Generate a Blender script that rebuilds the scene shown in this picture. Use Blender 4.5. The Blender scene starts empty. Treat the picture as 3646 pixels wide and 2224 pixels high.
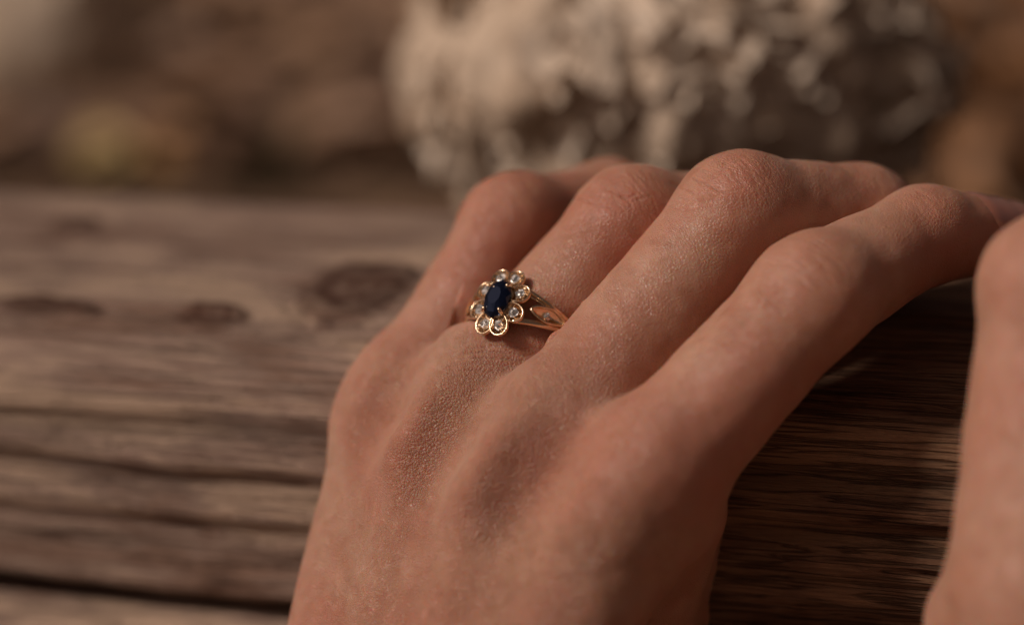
import bpy, math, random
import numpy as np
from mathutils import Vector, Matrix

random.seed(4)
RNG = np.random.default_rng(7)
S = bpy.context.scene
R = math.radians

# ------------------------------------------------------------------ camera
LENS, PITCH, ROLL, CAM_H = 80.0, R(18), R(2.4), 0.52
FSTOP = 5.0
FOCUS = 0.341
cam_d = bpy.data.cameras.new("camera")
cam = bpy.data.objects.new("camera", cam_d)
S.collection.objects.link(cam)
cam.location = (0, 0, CAM_H)
cam.rotation_euler = (Matrix.Rotation(math.pi / 2 - PITCH, 3, 'X') @ Matrix.Rotation(-ROLL, 3, 'Z')).to_euler()
cam_d.lens, cam_d.sensor_width = LENS, 36.0
cam_d.clip_start, cam_d.clip_end = 0.01, 200
cam_d.dof.use_dof = True
cam_d.dof.focus_distance = FOCUS
cam_d.dof.aperture_fstop = FSTOP
S.camera = cam

# ------------------------------------------------------------------ sky and sun
SUN_DIR = Vector((-0.69, -0.23, 0.69)).normalized()      # towards the sun
world = bpy.data.worlds.new("World")
S.world = world
world.use_nodes = True
wn = world.node_tree.nodes
wl = world.node_tree.links
bg = wn["Background"]
sky = wn.new("ShaderNodeTexSky")
sky.sky_type = 'NISHITA'
sky.sun_disc = False
sky.sun_elevation = math.asin(SUN_DIR.z)
sky.sun_rotation = math.atan2(SUN_DIR.x, SUN_DIR.y)
sky.dust_density = 6.0
sky.ozone_density = 0.3
sky.air_density = 1.0
hs = wn.new("ShaderNodeHueSaturation")
hs.inputs["Saturation"].default_value = 0.25
tint = wn.new("ShaderNodeMix")
tint.data_type = 'RGBA'
tint.blend_type = 'MULTIPLY'
tint.inputs[0].default_value = 1.0
tint.inputs[7].default_value = (1.0, 0.78, 0.68, 1)
wl.new(sky.outputs[0], hs.inputs["Color"])
wl.new(hs.outputs[0], tint.inputs[6])
wl.new(tint.outputs[2], bg.inputs[0])
bg.inputs[1].default_value = 0.05
sun_d = bpy.data.lights.new("sun", 'SUN')
sun_d.energy = 4.4
sun_d.angle = R(10)
sun_d.color = (1.0, 0.85, 0.74)
sun = bpy.data.objects.new("sun", sun_d)
S.collection.objects.link(sun)
sun.rotation_euler = SUN_DIR.to_track_quat('Z', 'Y').to_euler()
S.view_settings.view_transform = 'Standard'
S.view_settings.look = 'None'
S.view_settings.exposure = -1.06
S.view_settings.gamma = 1.0

# ------------------------------------------------------------------ helpers
MM = 0.001
CAM = np.array([0, 0, CAM_H * 1000.0])
FWD = np.array([0, math.cos(PITCH), -math.sin(PITCH)])
_u = np.array([0, math.sin(PITCH), math.cos(PITCH)])
_r = np.array([1.0, 0, 0])
UPV = _u * math.cos(ROLL) + _r * math.sin(ROLL)
RGT = _r * math.cos(ROLL) - _u * math.sin(ROLL)
KPX = 36.0 / LENS / 3646.0


def V(px, py, z):
    """point (mm, world) seen at photo pixel px,py at depth z mm"""
    k = z * KPX
    return CAM + RGT * ((px - 1823) * k) + UPV * ((1112 - py) * k) + FWD * z


def view_dir(dx, dy, dz):
    """direction: right, up, away"""
    v = RGT * dx + UPV * dy + FWD * dz
    return v / np.linalg.norm(v)


def proj(P):
    q = P - CAM
    z = q @ FWD
    return 1823 + (q @ RGT) / (z * KPX), 1112 - (q @ UPV) / (z * KPX), z


def unit(v):
    v = np.asarray(v, float)
    return v / np.linalg.norm(v)


def smooth(x, a, b):
    t = np.clip((x - a) / (b - a), 0, 1)
    return t * t * (3 - 2 * t)


_perm = np.random.default_rng(11).permutation(256)
_perm = np.concatenate([_perm, _perm, _perm])
_grad = np.random.default_rng(12).normal(size=(256, 3))
_grad /= np.linalg.norm(_grad, axis=1)[:, None]


def noise(P):
    """gradient noise, P (n,3) -> (n,) about -1..1"""
    P = np.asarray(P, float)
    i = np.floor(P).astype(int)
    f = P - i
    u = f * f * f * (f * (f * 6 - 15) + 10)
    i &= 255
    out = 0
    for dx in (0, 1):
        for dy in (0, 1):
            for dz in (0, 1):
                h = _perm[_perm[_perm[(i[:, 0] + dx) & 255] + ((i[:, 1] + dy) & 255)] + ((i[:, 2] + dz) & 255)]
                g = _grad[h]
                d = (g * (f - np.array([dx, dy, dz]))).sum(1)
                w = (u[:, 0] if dx else 1 - u[:, 0]) * (u[:, 1] if dy else 1 - u[:, 1]) * (u[:, 2] if dz else 1 - u[:, 2])
                out = out + w * d
    return out * 1.6


def fbm(P, o=4):
    a, s, t = 1.0, 0, 0
    for k in range(o):
        s = s + a * noise(P * 2 ** k + 17.3 * k)
        t += a
        a *= 0.5
    return s / t


def mesh_obj(name, verts, faces, mat=None, parent=None, smooth_shade=True, scale=MM, origin=None):
    """one mesh object; verts in mm (world); origin in mm (world)"""
    verts = np.asarray(verts, float)
    o = np.zeros(3) if origin is None else np.asarray(origin, float)
    base = o
    if parent is not None:
        base = o + np.array(parent.get("_o", (0, 0, 0)))
    me = bpy.data.meshes.new(name)
    v = (verts - base) * scale
    if isinstance(faces, np.ndarray):
        n = faces.shape[1]
        me.vertices.add(len(v))
        me.vertices.foreach_set("co", v.ravel())
        me.loops.add(faces.size)
        me.loops.foreach_set("vertex_index", faces.ravel().astype(np.int32))
        me.polygons.add(len(faces))
        me.polygons.foreach_set("loop_start", np.arange(0, faces.size, n, dtype=np.int32))
        me.polygons.foreach_set("loop_total", np.full(len(faces), n, dtype=np.int32))
        me.update(calc_edges=True)
        me.validate()
    else:
        me.from_pydata(v.tolist(), [], faces)
        me.update()
    me.polygons.foreach_set("use_smooth", np.full(len(me.polygons), smooth_shade, dtype=bool))
    ob = bpy.data.objects.new(name, me)
    S.collection.objects.link(ob)
    if mat:
        me.materials.append(mat)
    if parent is not None:
        ob.parent = parent
    ob.location = o * scale
    return ob


def tag(o, label=None, cat=None, group=None, kind=None):
    if label: o["label"] = label
    if cat: o["category"] = cat
    if group: o["group"] = group
    if kind: o["kind"] = kind
    return o


def attr(ob, name, vals):
    a = ob.data.attributes.new(name, 'FLOAT', 'POINT')
    a.data.foreach_set("value", np.asarray(vals, np.float32))


class NT:
    """small node-tree builder"""
    def __init__(s, name):
        s.m = bpy.data.materials.new(name)
        s.m.use_nodes = True
        s.t = s.m.node_tree
        s.b = s.t.nodes["Principled BSDF"]

    def n(s, typ, **kw):
        nd = s.t.nodes.new("ShaderNode" + typ)
        for k, v in kw.items():
            if k[0] == '_':
                setattr(nd, k[1:], v)
            else:
                s.put(nd, k.replace('_', ' '), v)
        return nd

    def put(s, nd, key, v):
        sock = nd.inputs[int(key[1:])] if key[0] == 'i' and key[1:].isdigit() else nd.inputs[key]
        if isinstance(v, bpy.types.NodeSocket):
            s.t.links.new(v, sock)
        else:
            sock.default_value = v

    def p(s, **kw):
        for k, v in kw.items():
            s.put(s.b, k.replace('_', ' '), v)
        return s

    def coord(s, scale=(1, 1, 1), loc=(0, 0, 0), out="Object"):
        c = s.n("TexCoord")
        mp = s.n("Mapping", Scale=scale, Location=loc)
        s.t.links.new(c.outputs[out], mp.inputs["Vector"])
        return mp.outputs[0]

    def noise(s, vec, scale, detail=4, rough=.55, dist=0):
        return s.n("TexNoise", Vector=vec, Scale=scale, Detail=detail, Roughness=rough, Distortion=dist).outputs["Fac"]

    def ramp(s, fac, stops, interp='LINEAR'):
        r = s.n("ValToRGB", Fac=fac)
        cr = r.color_ramp
        cr.interpolation = interp
        while len(cr.elements) < len(stops):
            cr.elements.new(.5)
        for e, (pos, col) in zip(cr.elements, stops):
            e.position = pos
            e.color = (*col, 1) if len(col) == 3 else (col[0],) * 3 + (1,)
        return r.outputs[0]

    def mix(s, fac, a, b, blend='MIX'):
        m = s.n("Mix", _data_type='RGBA', _blend_type=blend)
        for i, v in ((0, fac), (6, a), (7, b)):
            if isinstance(v, bpy.types.NodeSocket):
                s.t.links.new(v, m.inputs[i])
            elif isinstance(v, (int, float)):
                m.inputs[i].default_value = v if i == 0 else (v, v, v, 1)
            else:
                m.inputs[i].default_value = (*v, 1)
        return m.outputs[2]

    def math(s, op, a, b=0.0, c=None):
        m = s.n("Math", _operation=op)
        for i, v in enumerate((a, b) if c is None else (a, b, c)):
            if isinstance(v, bpy.types.NodeSocket):
                s.t.links.new(v, m.inputs[i])
            else:
                m.inputs[i].default_value = v
        return m.outputs[0]

    def at(s, name):
        return s.n("Attribute", _attribute_name=name).outputs["Fac"]

    def bump(s, h, dist, strength=1.0, normal=None):
        kw = dict(Height=h, Distance=dist, Strength=strength)
        b = s.n("Bump", **kw)
        if normal is not None:
            s.t.links.new(normal, b.inputs["Normal"])
        return b.outputs[0]


# ------------------------------------------------------------------ materials
def skin_material():
    t = NT("skin")
    co = t.coord()
    flush = t.at("flush")
    n1 = t.noise(co, 90, 5, .6)
    n2 = t.noise(co, 420, 4, .6)
    mot = t.math('ADD', t.math('MULTIPLY', n1, .6), t.math('MULTIPLY', n2, .4))
    base = t.ramp(mot, [(.30, (.43, .205, .132)), (.5, (.53, .285, .195)), (.68, (.58, .335, .240))])
    blot = t.noise(co, 55, 3, .5)
    base = t.mix(t.ramp(blot, [(.42, (0,)), (.62, (.75,))]), base, (.50, .215, .145))
    base = t.mix(t.math('MULTIPLY', flush, .62), base, (.43, .145, .085))
    fr = t.n('TexVoronoi', Vector=co, Scale=120, Randomness=1.0)
    base = t.mix(t.ramp(fr.outputs['Distance'], [(.05, (.38,)), (.13, (0,))]), base, (.33, .14, .08))
    t.p(Base_Color=base, Subsurface_Weight=1.0, Subsurface_Radius=(1.0, .26, .11), Subsurface_Scale=.0020,
        Roughness=t.ramp(n2, [(.3, (.37,)), (.7, (.50,))]), Specular_IOR_Level=.62)
    # skin cells: small polygons of fine creases, drawn out across the hand
    detail = t.at("detail")
    r1 = t.n('Mapping', Vector=t.coord(), Rotation=(0, R(50), 0))
    cs = t.n('Mapping', Vector=r1.outputs[0], Scale=(1.0, 1.0, .62)).outputs[0]
    warp = t.n("TexNoise", Vector=cs, Scale=500, Detail=2)
    w = t.n("VectorMath", _operation='MULTIPLY_ADD')
    t.t.links.new(warp.outputs["Color"], w.inputs[0])
    w.inputs[1].default_value = (.0007,) * 3
    t.t.links.new(cs, w.inputs[2])
    vor = t.n("TexVoronoi", _feature='DISTANCE_TO_EDGE', Vector=w.outputs[0], Scale=2700)
    cell = t.math('MINIMUM', t.math('MULTIPLY', vor.outputs["Distance"], 3.2), 1.0)
    vor2 = t.n("TexVoronoi", _feature='DISTANCE_TO_EDGE', Vector=w.outputs[0], Scale=4200)
    h = t.math('ADD', cell, t.math('MULTIPLY', vor2.outputs["Distance"], .8))
    h = t.math('ADD', h, t.math('MULTIPLY', n2, 1.1))
    pat = t.ramp(t.noise(co, 170, 3, .6), [(.36, (.55,)), (.60, (1.0,))])
    detail = t.math('MULTIPLY', detail, pat)
    t.p(Normal=t.bump(t.math('MULTIPLY', h, detail), .00019, 1.0))
    return t.m


def nail_material():
    t = NT("nail")
    t.p(Base_Color=(.46, .19, .13, 1), Roughness=.10, Specular_IOR_Level=.9, Coat_Weight=.8, Coat_Roughness=.05,
        Subsurface_Weight=.5, Subsurface_Radius=(1, .4, .2), Subsurface_Scale=.001)
    return t.m


def wood_material(name, pale, mid, dark, rough=.75, sc=1.0):
    t = NT(name)
    grey = (.38, .262, .208)
    g = t.coord((6 * sc, 130 * sc, 130 * sc))
    g2 = t.coord((95 * sc, 2100 * sc, 2100 * sc))
    g3 = t.coord((16 * sc, 620 * sc, 620 * sc))
    big = t.coord((20 * sc, 60 * sc, 60 * sc))
    nb = t.noise(big, 1.0, 5, .6, .4)
    ng = t.noise(g, 1.0, 6, .65, .6)
    nf = t.noise(g2, 1.0, 4, .7, .2)
    nl = t.noise(g3, 1.0, 3, .6, .5)
    line = t.ramp(t.math('ABSOLUTE', t.math('SUBTRACT', nl, .5)), [(.0, (1,)), (.022, (.55,)), (.05, (0,))])
    f = t.math('ADD', t.math('MULTIPLY', nb, .62), t.math('ADD', t.math('MULTIPLY', ng, .34), t.math('MULTIPLY', nf, .32)))
    col = t.ramp(f, [(.49, dark), (.56, mid), (.63, grey), (.72, pale)])
    col = t.mix(t.math('MULTIPLY', line, t.math('ADD', .04, t.math('MULTIPLY', t.at('stain_shade'), .58))), col, (.030, .017, .011))
    kn = t.at("knot")
    col = t.mix(kn, col, (.075, .025, .012))
    dark_k = t.at("stain_shade")
    col = t.mix(dark_k, col, t.mix(1.0, col, (.72, .57, .43), 'MULTIPLY'))  # browner stained wood, with shade of the hands painted into the colour
    cr = t.at("crack")
    col = t.mix(t.math('MULTIPLY', cr, .55), col, (.028, .018, .012))
    t.p(Base_Color=col, Roughness=rough, Specular_IOR_Level=.3)
    hh = t.math('SUBTRACT', t.math('ADD', t.math('MULTIPLY', ng, .8), t.math('MULTIPLY', nf, .8)), t.math('MULTIPLY', line, .5))
    t.p(Normal=t.bump(hh, .0010, 1.0))
    return t.m


def metal_material(name, col, rough=.18):
    t = NT(name)
    n = t.noise(t.coord(), 2500, 3)
    t.p(Base_Color=(*col, 1), Metallic=1.0, Roughness=t.ramp(n, [(.3, (rough * .7,)), (.7, (rough * 1.4,))]))
    return t.m


def gem_material(name, col, spec=1.0, trans=0.0, ior=1.77):
    t = NT(name)
    t.p(Base_Color=(*col, 1), Roughness=.03, IOR=ior, Specular_IOR_Level=spec, Transmission_Weight=trans)
    return t.m


def leaf_material(name, c1, c2, sc=60, rough=.6):
    t = NT(name)
    oi = t.n("ObjectInfo").outputs["Random"]
    f = t.noise(t.coord(), sc, 4)
    shade = t.at("tone")
    col = t.mix(f, c1, c2)
    col = t.mix(shade, col, (c1[0] * .35, c1[1] * .3, c1[2] * .3))
    t.p(Base_Color=col, Roughness=rough)
    return t.m


M_SKIN = skin_material()
M_NAIL = nail_material()
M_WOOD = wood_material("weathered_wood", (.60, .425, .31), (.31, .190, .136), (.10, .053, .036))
M_GOLD = metal_material("gold", (.88, .65, .44), .2)
M_SAPPH = gem_material("sapphire", (.0025, .0036, .012), .5)
M_SAPPH.node_tree.nodes["Principled BSDF"].inputs["Specular Tint"].default_value = (.42, .58, 1, 1)
M_DIAM = metal_material("diamond", (.95, .93, .91), .16)
M_DIAM.node_tree.nodes["Principled BSDF"].inputs["Metallic"].default_value = .85

# ------------------------------------------------------------------ wood
YAW = R(18)
AX = np.array([math.cos(YAW), -math.sin(YAW), 0])      # along the beam, to the right
NF = np.array([math.sin(YAW), math.cos(YAW), 0])       # into the beam, away from the camera
ZUP = np.array([0, 0, 1.0])
EDGE = V(3100, 1390, 334)                                # a point on the beam's top front edge
TOPZ = EDGE[2]


def timber(name, prof, cracks, L0, L1, nl, origin, mat, label, knots=(), seed=0, rough=1.0):
    """prof: closed profile (f into, v up) in mm; extruded along AX with grain relief and long cracks"""
    prof = np.asarray(prof, float)
    seg = np.linalg.norm(np.roll(prof, -1, 0) - prof, axis=1)
    cum = np.concatenate([[0], np.cumsum(seg)])
    # finer where it can be seen
    nprof = 420
    s = np.linspace(0, cum[-1], nprof, endpoint=False)
    cl = np.vstack([prof, prof[:1]])
    pf = np.interp(s, cum, cl[:, 0])
    pv = np.interp(s, cum, cl[:, 1])
    # round the corners a little
    for _ in range(6):
        pf = .5 * pf + .25 * (np.roll(pf, 1) + np.roll(pf, -1))
        pv = .5 * pv + .25 * (np.roll(pv, 1) + np.roll(pv, -1))
    tf = np.roll(pf, -1) - np.roll(pf, 1)
    tv = np.roll(pv, -1) - np.roll(pv, 1)
    ln = np.hypot(tf, tv)
    nf, nv = tv / ln, -tf / ln                           # outward for a clockwise profile seen along AX
    area = (pf * np.roll(pv, -1) - np.roll(pf, -1) * pv).sum()
    if area > 0:
        pass
    else:
        nf, nv = -nf, -nv
    xs = np.linspace(L0, L1, nl)
    X, I = np.meshgrid(xs, np.arange(nprof), indexing='ij')
    F, W, NFx, NVx, SS = pf[I], pv[I], nf[I], nv[I], s[I]
    P = np.stack([X.ravel() / 60, F.ravel() / 5.0 + seed, W.ravel() / 5.0], 1)
    d = 0.9 * fbm(P, 4) + 0.45 * noise(P * np.array([.8, 5, 5])) * (noise(P * .5 + 5) > -.1)
    d += 1.2 * fbm(np.stack([X.ravel() / 90, F.ravel() / 22 + seed, W.ravel() / 22], 1), 2)
    d = d * rough
    crack = np.zeros(d.shape)
    xf, ss = X.ravel(), SS.ravel()
    for (s0, slope, wid, dep, x0, x1, amp) in cracks:    # s0: where on the profile (mm from its start)
        mean = s0 + slope * xf + amp * noise(np.stack([xf / 45, np.full_like(xf, s0 + seed), np.zeros_like(xf)], 1)) \
            + .25 * amp * noise(np.stack([xf / 9, np.full_like(xf, s0 + 3.3), np.zeros_like(xf)], 1))
        env = smooth(xf, x0, x0 + 25) * (1 - smooth(xf, x1 - 25, x1))
        w = wid * (.45 + .55 * env) * (1 + .35 * noise(np.stack([xf / 25, np.full_like(xf, s0), np.ones_like(xf)], 1)))
        g = np.exp(-((ss - mean) / np.maximum(w, .1)) ** 2) * env
        d -= dep * g
        crack = np.maximum(crack, g * min(.9, dep / 3.5))
    knot = np.zeros(d.shape)
    for (kx, ks, rx, rs) in knots:
        q = ((xf - kx) / rx) ** 2 + ((ss - ks) / rs) ** 2
        q = q + .25 * noise(np.stack([xf / 6, ss / 3, np.zeros_like(xf)], 1))
        k = 1 - smooth(q, .55, 1.1)
        ringy = .75 + .25 * np.sin(np.sqrt(np.maximum(q, 0)) * 16)
        knot = np.maximum(knot, k * ringy)
        d += .8 * k - 1.2 * np.exp(-((q - 1) / .18) ** 2) * .6
    loc = np.stack([xf, F.ravel() + NFx.ravel() * d, W.ravel() + NVx.ravel() * d], 1)
    Wd = origin + loc[:, :1] * AX + loc[:, 1:2] * NF + loc[:, 2:] * ZUP
    a = np.arange(nl - 1)[:, None] * nprof + np.arange(nprof)[None]
    b = np.arange(nl - 1)[:, None] * nprof + (np.arange(nprof) + 1)[None] % nprof
    faces = np.stack([a, b, b + nprof, a + nprof], -1).reshape(-1, 4)
    me_v = loc
    ob = mesh_obj(name, me_v, faces, mat)
    me = ob.data
    # end caps
    import bmesh
    bm = bmesh.new(); bm.from_mesh(me); bm.verts.ensure_lookup_table()
    bm.faces.new([bm.verts[i] for i in range(nprof)])
    bm.faces.new([bm.verts[(nl - 1) * nprof + i] for i in range(nprof)][::-1])
    bmesh.ops.recalc_face_normals(bm, faces=bm.faces)
    bm.to_mesh(me); bm.free()
    ob.matrix_world = Matrix.Translation(Vector(origin * MM)) @ Matrix.Rotation(-YAW, 4, 'Z')
    attr(ob, "crack", np.clip(crack, 0, 1))
    attr(ob, "knot", np.clip(knot, 0, 1))
    stain_shade_mask = smooth(xf + 9 * noise(np.stack([xf / 30, ss / 4, ss * 0], 1)) + .35 * np.clip(S_EDGE - ss, 0, 60), -75, -15)
    attr(ob, "stain_shade", stain_shade_mask)  # right end: stained wood plus painted shade under the hands and index finger
    tag(ob, label, "timber")
    return ob


# profile of the upper beam: starts at back of the top, runs to the front edge, down the front face, back under
TOPD = 92.0
prof_u = [(TOPD, -4), (TOPD - 8, 0), (34, 0), (21, -1.2), (11, -3.8), (4.5, -8), (1, -14), (0, -21), (0, -44), (3, -47), (TOPD, -47)]
# distance along the profile of the front edge:
S_EDGE = math.hypot(8, 4) + TOPD - 12 + 4
cr_u = [(S_EDGE + 5.5, .000, 3.0, 2.8, -330, 60, 1.2),
        (S_EDGE + 14.5, .004, 2.9, 2.3, -330, 140, 1.6),
        (S_EDGE + 21.5, -.004, 2.0, 1.0, -200, 230, 1.6),
        (S_EDGE + 29, .012, 2.8, 1.5, -330, 60, 3.0),
        (S_EDGE + 39, -.004, 3.8, 2.2, -330, 180, 2.6),
        (S_EDGE + 34, .006, .7, 2.4, -20, 260, 1.0),
        (S_EDGE + 19, .004, .6, 1.8, -10, 260, 1.0),
        (S_EDGE - 14, .00, .9, 1.5, -260, -20, 1.0),
        (S_EDGE - 34, .01, .7, 1.3, -200, 60, 1.2),
        (S_EDGE - 58, .01, .8, 1.3, -230, 10, 1.4),
        (S_EDGE - 8, .00, .5, 1.3, 0, 200, .6),
        (S_EDGE - 2, .00, .5, 1.6, 10, 230, .6),
        (S_EDGE + 9, .00, .6, 1.8, 60, 240, .6)]


def on_top(px, py):
    d = FWD + RGT * ((px - 1823) * KPX) + UPV * ((1112 - py) * KPX)
    q = CAM + d * ((TOPZ - CAM[2]) / d[2]) - EDGE
    return q @ AX, S_EDGE - q @ NF


k1, k2, k3, k4 = on_top(1270, 1020), on_top(270, 800), on_top(750, 1090), on_top(150, 1060)
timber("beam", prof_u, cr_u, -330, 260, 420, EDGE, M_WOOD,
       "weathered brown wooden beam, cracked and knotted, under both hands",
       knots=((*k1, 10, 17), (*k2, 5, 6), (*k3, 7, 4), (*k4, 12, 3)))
org_l = EDGE + ZUP * (-49) - NF * 5
prof_l = [(96, 0), (4, 0), (0.5, -3), (0, -8), (0, -70), (3, -74), (96, -74)]
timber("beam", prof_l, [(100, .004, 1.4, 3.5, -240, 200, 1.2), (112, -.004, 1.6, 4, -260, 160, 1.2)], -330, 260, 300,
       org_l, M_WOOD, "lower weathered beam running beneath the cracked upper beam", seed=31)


# ------------------------------------------------------------------ signed distance hands
def smin(a, b, k):
    h = np.clip(.5 + .5 * (b - a) / k, 0, 1)
    return b + (a - b) * h - k * h * (1 - h)


def smax(a, b, k):
    return -smin(-a, -b, k)


def capsule(P, a, b, ra, rb, nrm=None, flat=1.0, bulge=0.0):
    ba = b - a
    pa = P - a
    h = np.clip(pa @ ba / (ba @ ba), 0, 1)
    q = pa - h[:, None] * ba
    d2 = (q * q).sum(1)
    if nrm is not None and flat != 1.0:
        d2 = d2 + (flat * flat - 1) * (q @ nrm) ** 2
    hs_ = h * h * (3 - 2 * h)
    r = ra + (rb - ra) * hs_ + bulge * 4 * h * (1 - h)
    return np.sqrt(d2 + 1e-9) - r


def ellipsoid(P, c, axes, radii):
    q = P - c
    s = np.stack([(q @ ax) / r for ax, r in zip(axes, radii)], 1)
    k0 = np.linalg.norm(s, axis=1)
    k1 = np.linalg.norm(s / np.asarray(radii), axis=1)
    return k0 * (k0 - 1) / np.maximum(k1, 1e-6)


def surface_nets(fun, lo, hi, h):
    """mesh of fun=0 in the box, evaluated only near the surface"""
    n = np.ceil((hi - lo) / h / 4).astype(int) * 4 + 1
    g = [lo[i] + np.arange(n[i]) * h for i in range(3)]
    cg = [x[::4] for x in g]
    C = np.stack(np.meshgrid(*cg, indexing='ij'), -1)
    fc = fun(C.reshape(-1, 3)).reshape(C.shape[:3])
    near = np.abs(fc) < 4 * h * 2.6
    F = np.kron(np.sign(fc), np.ones((4, 4, 4)))[:n[0], :n[1], :n[2]] * 99.0
    blk = near.copy()
    m = np.kron(blk, np.ones((4, 4, 4), bool))[:n[0], :n[1], :n[2]]
    # blocks are anchored at coarse nodes: widen by a block on the low side
    m2 = m.copy()
    for ax in range(3):
        m2 |= np.roll(m2, -4, ax)
    idx = np.argwhere(m2)
    vals = np.empty(len(idx))
    for i in range(0, len(idx), 400000):
        vals[i:i + 400000] = fun(lo + idx[i:i + 400000] * h)
    F[m2] = vals
    neg = F < 0
    cs = neg[:-1, :-1, :-1].astype(np.int8)
    tot = np.zeros(tuple(np.array(F.shape) - 1), np.int8)
    offs = [(a, b, c) for a in (0, 1) for b in (0, 1) for c in (0, 1)]
    sl = lambda A, o: A[o[0]:A.shape[0] - 1 + o[0], o[1]:A.shape[1] - 1 + o[1], o[2]:A.shape[2] - 1 + o[2]]
    for o in offs:
        tot += sl(neg, o)
    act = (tot > 0) & (tot < 8)
    ci = np.argwhere(act)
    vid = -np.ones(act.shape, np.int64)
    vid[act] = np.arange(len(ci))
    acc = np.zeros((len(ci), 3)); cnt = np.zeros(len(ci))
    cv = {o: F[ci[:, 0] + o[0], ci[:, 1] + o[1], ci[:, 2] + o[2]] for o in offs}
    for o in offs:
        for ax in range(3):
            if o[ax] == 0:
                o2 = list(o); o2[ax] = 1; o2 = tuple(o2)
                a, b = cv[o], cv[o2]
                cross = (a < 0) != (b < 0)
                tt = np.where(cross, a / np.where(cross, a - b, 1), 0)
                pt = np.tile(np.array(o, float), (len(ci), 1))
                pt[:, ax] += tt
                acc[cross] += pt[cross]; cnt[cross] += 1
    verts = lo + (ci + acc / cnt[:, None]) * h
    quads = []
    for ax in range(3):
        u, v = [(1, 2), (2, 0), (0, 1)][ax]
        A = neg.take(np.arange(F.shape[ax] - 1), ax); B = neg.take(np.arange(1, F.shape[ax]), ax)
        e = np.argwhere(A != B)
        e = e[(e[:, u] > 0) & (e[:, v] > 0) & (e[:, u] < F.shape[u] - 1) & (e[:, v] < F.shape[v] - 1)]
        sgn = A[e[:, 0], e[:, 1], e[:, 2]]
        q = []
        for du, dv in ((1, 1), (0, 1), (0, 0), (1, 0)):
            c = e.copy(); c[:, u] -= du; c[:, v] -= dv
            q.append(vid[c[:, 0], c[:, 1], c[:, 2]])
        q = np.stack(q, 1)
        q[~sgn] = q[~sgn][:, ::-1]
        quads.append(q)
    quads = np.concatenate(quads)
    quads = quads[(quads >= 0).all(1)]
    return verts, quads


def gradient(fun, P, e=.12, f0=None):
    g = np.zeros_like(P)
    f0 = fun(P) if f0 is None else f0
    for ax in range(3):
        d = np.zeros(3); d[ax] = e
        g[:, ax] = (fun(P + d) - f0) / e
    return g


def settle(fun, P, it=3):
    for _ in range(it):
        f = fun(P)
        g = gradient(fun, P, f0=f)
        st = f / np.maximum((g * g).sum(1), .3)
        P = P - g * np.clip(st, -1, 1)[:, None]
    return P


def subdivide(verts, quads):
    """plain midpoint subdivision of a quad mesh"""
    e = np.stack([quads, np.roll(quads, -1, 1)], -1).reshape(-1, 2)
    es = np.sort(e, 1)
    key = es[:, 0] * (len(verts) + 1) + es[:, 1]
    uq, first, inv = np.unique(key, return_index=True, return_inverse=True)
    ev = verts[es[first]].mean(1)
    nv = len(verts)
    ei = nv + inv.reshape(-1, 4)
    fv = verts[quads].mean(1)
    fi = nv + len(uq) + np.arange(len(quads))
    out = []
    for k in range(4):
        out.append(np.stack([quads[:, k], ei[:, k], fi, ei[:, k - 1]], 1))
    return np.concatenate([verts, ev, fv]), np.concatenate(out)


# -------- the hands: joints as (px, py, depth) of the bone centres
class Hand:
    pass


LH = Hand()
LH.n = view_dir(-.42, .36, -.83)                       # the way the back of the hand faces
LH.f = {
    'little': dict(j=[V(1430, 1440, 364), V(1815, 800, 369), V(2170, 720, 383), V(2420, 800, 394)], r=[9.2, 7.0, 6.7, 5.2]),
    'ring':   dict(j=[V(1600, 1500, 352), V(2240, 790, 357), V(2760, 770, 372), V(3010, 880, 384)], r=[10.0, 8.0, 7.0, 6.0]),
    'middle': dict(j=[V(1897, 1622, 339), V(2628, 758, 347), V(3060, 768, 360), V(3290, 870, 373)], r=[10.6, 8.7, 7.8, 6.2]),
    'index':  dict(j=[V(2270, 1735, 329), V(2890, 1058, 333), V(3285, 838, 349), V(3510, 838, 358)], r=[11.0, 8.6, 7.2, 6.0]),
}
LH.c = {'little': V(1110, 2880, 350), 'ring': V(1300, 2920, 344), 'middle': V(1460, 2950, 338), 'index': V(1620, 2950, 336)}
LH.wrist, LH.elbow = V(1380, 3150, 344), V(1050, 4500, 345)
LH.thumb = [V(1680, 2900, 346), V(2215, 2370, 362), V(2405, 1960, 358), V(2490, 1700, 353)]

RH = Hand()
RH.n = view_dir(.42, .36, -.83)
RH.f = {
    'index':  dict(j=[V(3695, 2160, 305), V(3744, 1024, 313), V(4010, 790, 330), V(4040, 800, 348)], r=[13.8, 9.5, 8.0, 6.4]),
    'middle': dict(j=[V(4120, 1900, 313), V(4170, 860, 322), V(4420, 760, 338), V(4440, 800, 354)], r=[11.0, 8.8, 7.8, 6.4]),
    'ring':   dict(j=[V(4480, 1830, 325), V(4560, 900, 333), V(4760, 800, 350), V(4780, 840, 364)], r=[10.0, 8.0, 7.0, 6.0]),
    'little': dict(j=[V(4740, 1830, 338), V(4880, 1050, 346), V(5040, 960, 360), V(5060, 990, 372)], r=[9.2, 7.2, 6.4, 5.2]),
}
RH.c = {'index': V(3900, 3300, 312), 'middle': V(4080, 3300, 315), 'ring': V(4250, 3270, 322), 'little': V(4420, 3200, 330)}
RH.wrist, RH.elbow = V(4200, 3520, 324), V(4700, 5000, 326)
RH.thumb = [V(3880, 3250, 318), V(3740, 2650, 322), V(3760, 2250, 326), V(3850, 1950, 330)]


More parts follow.
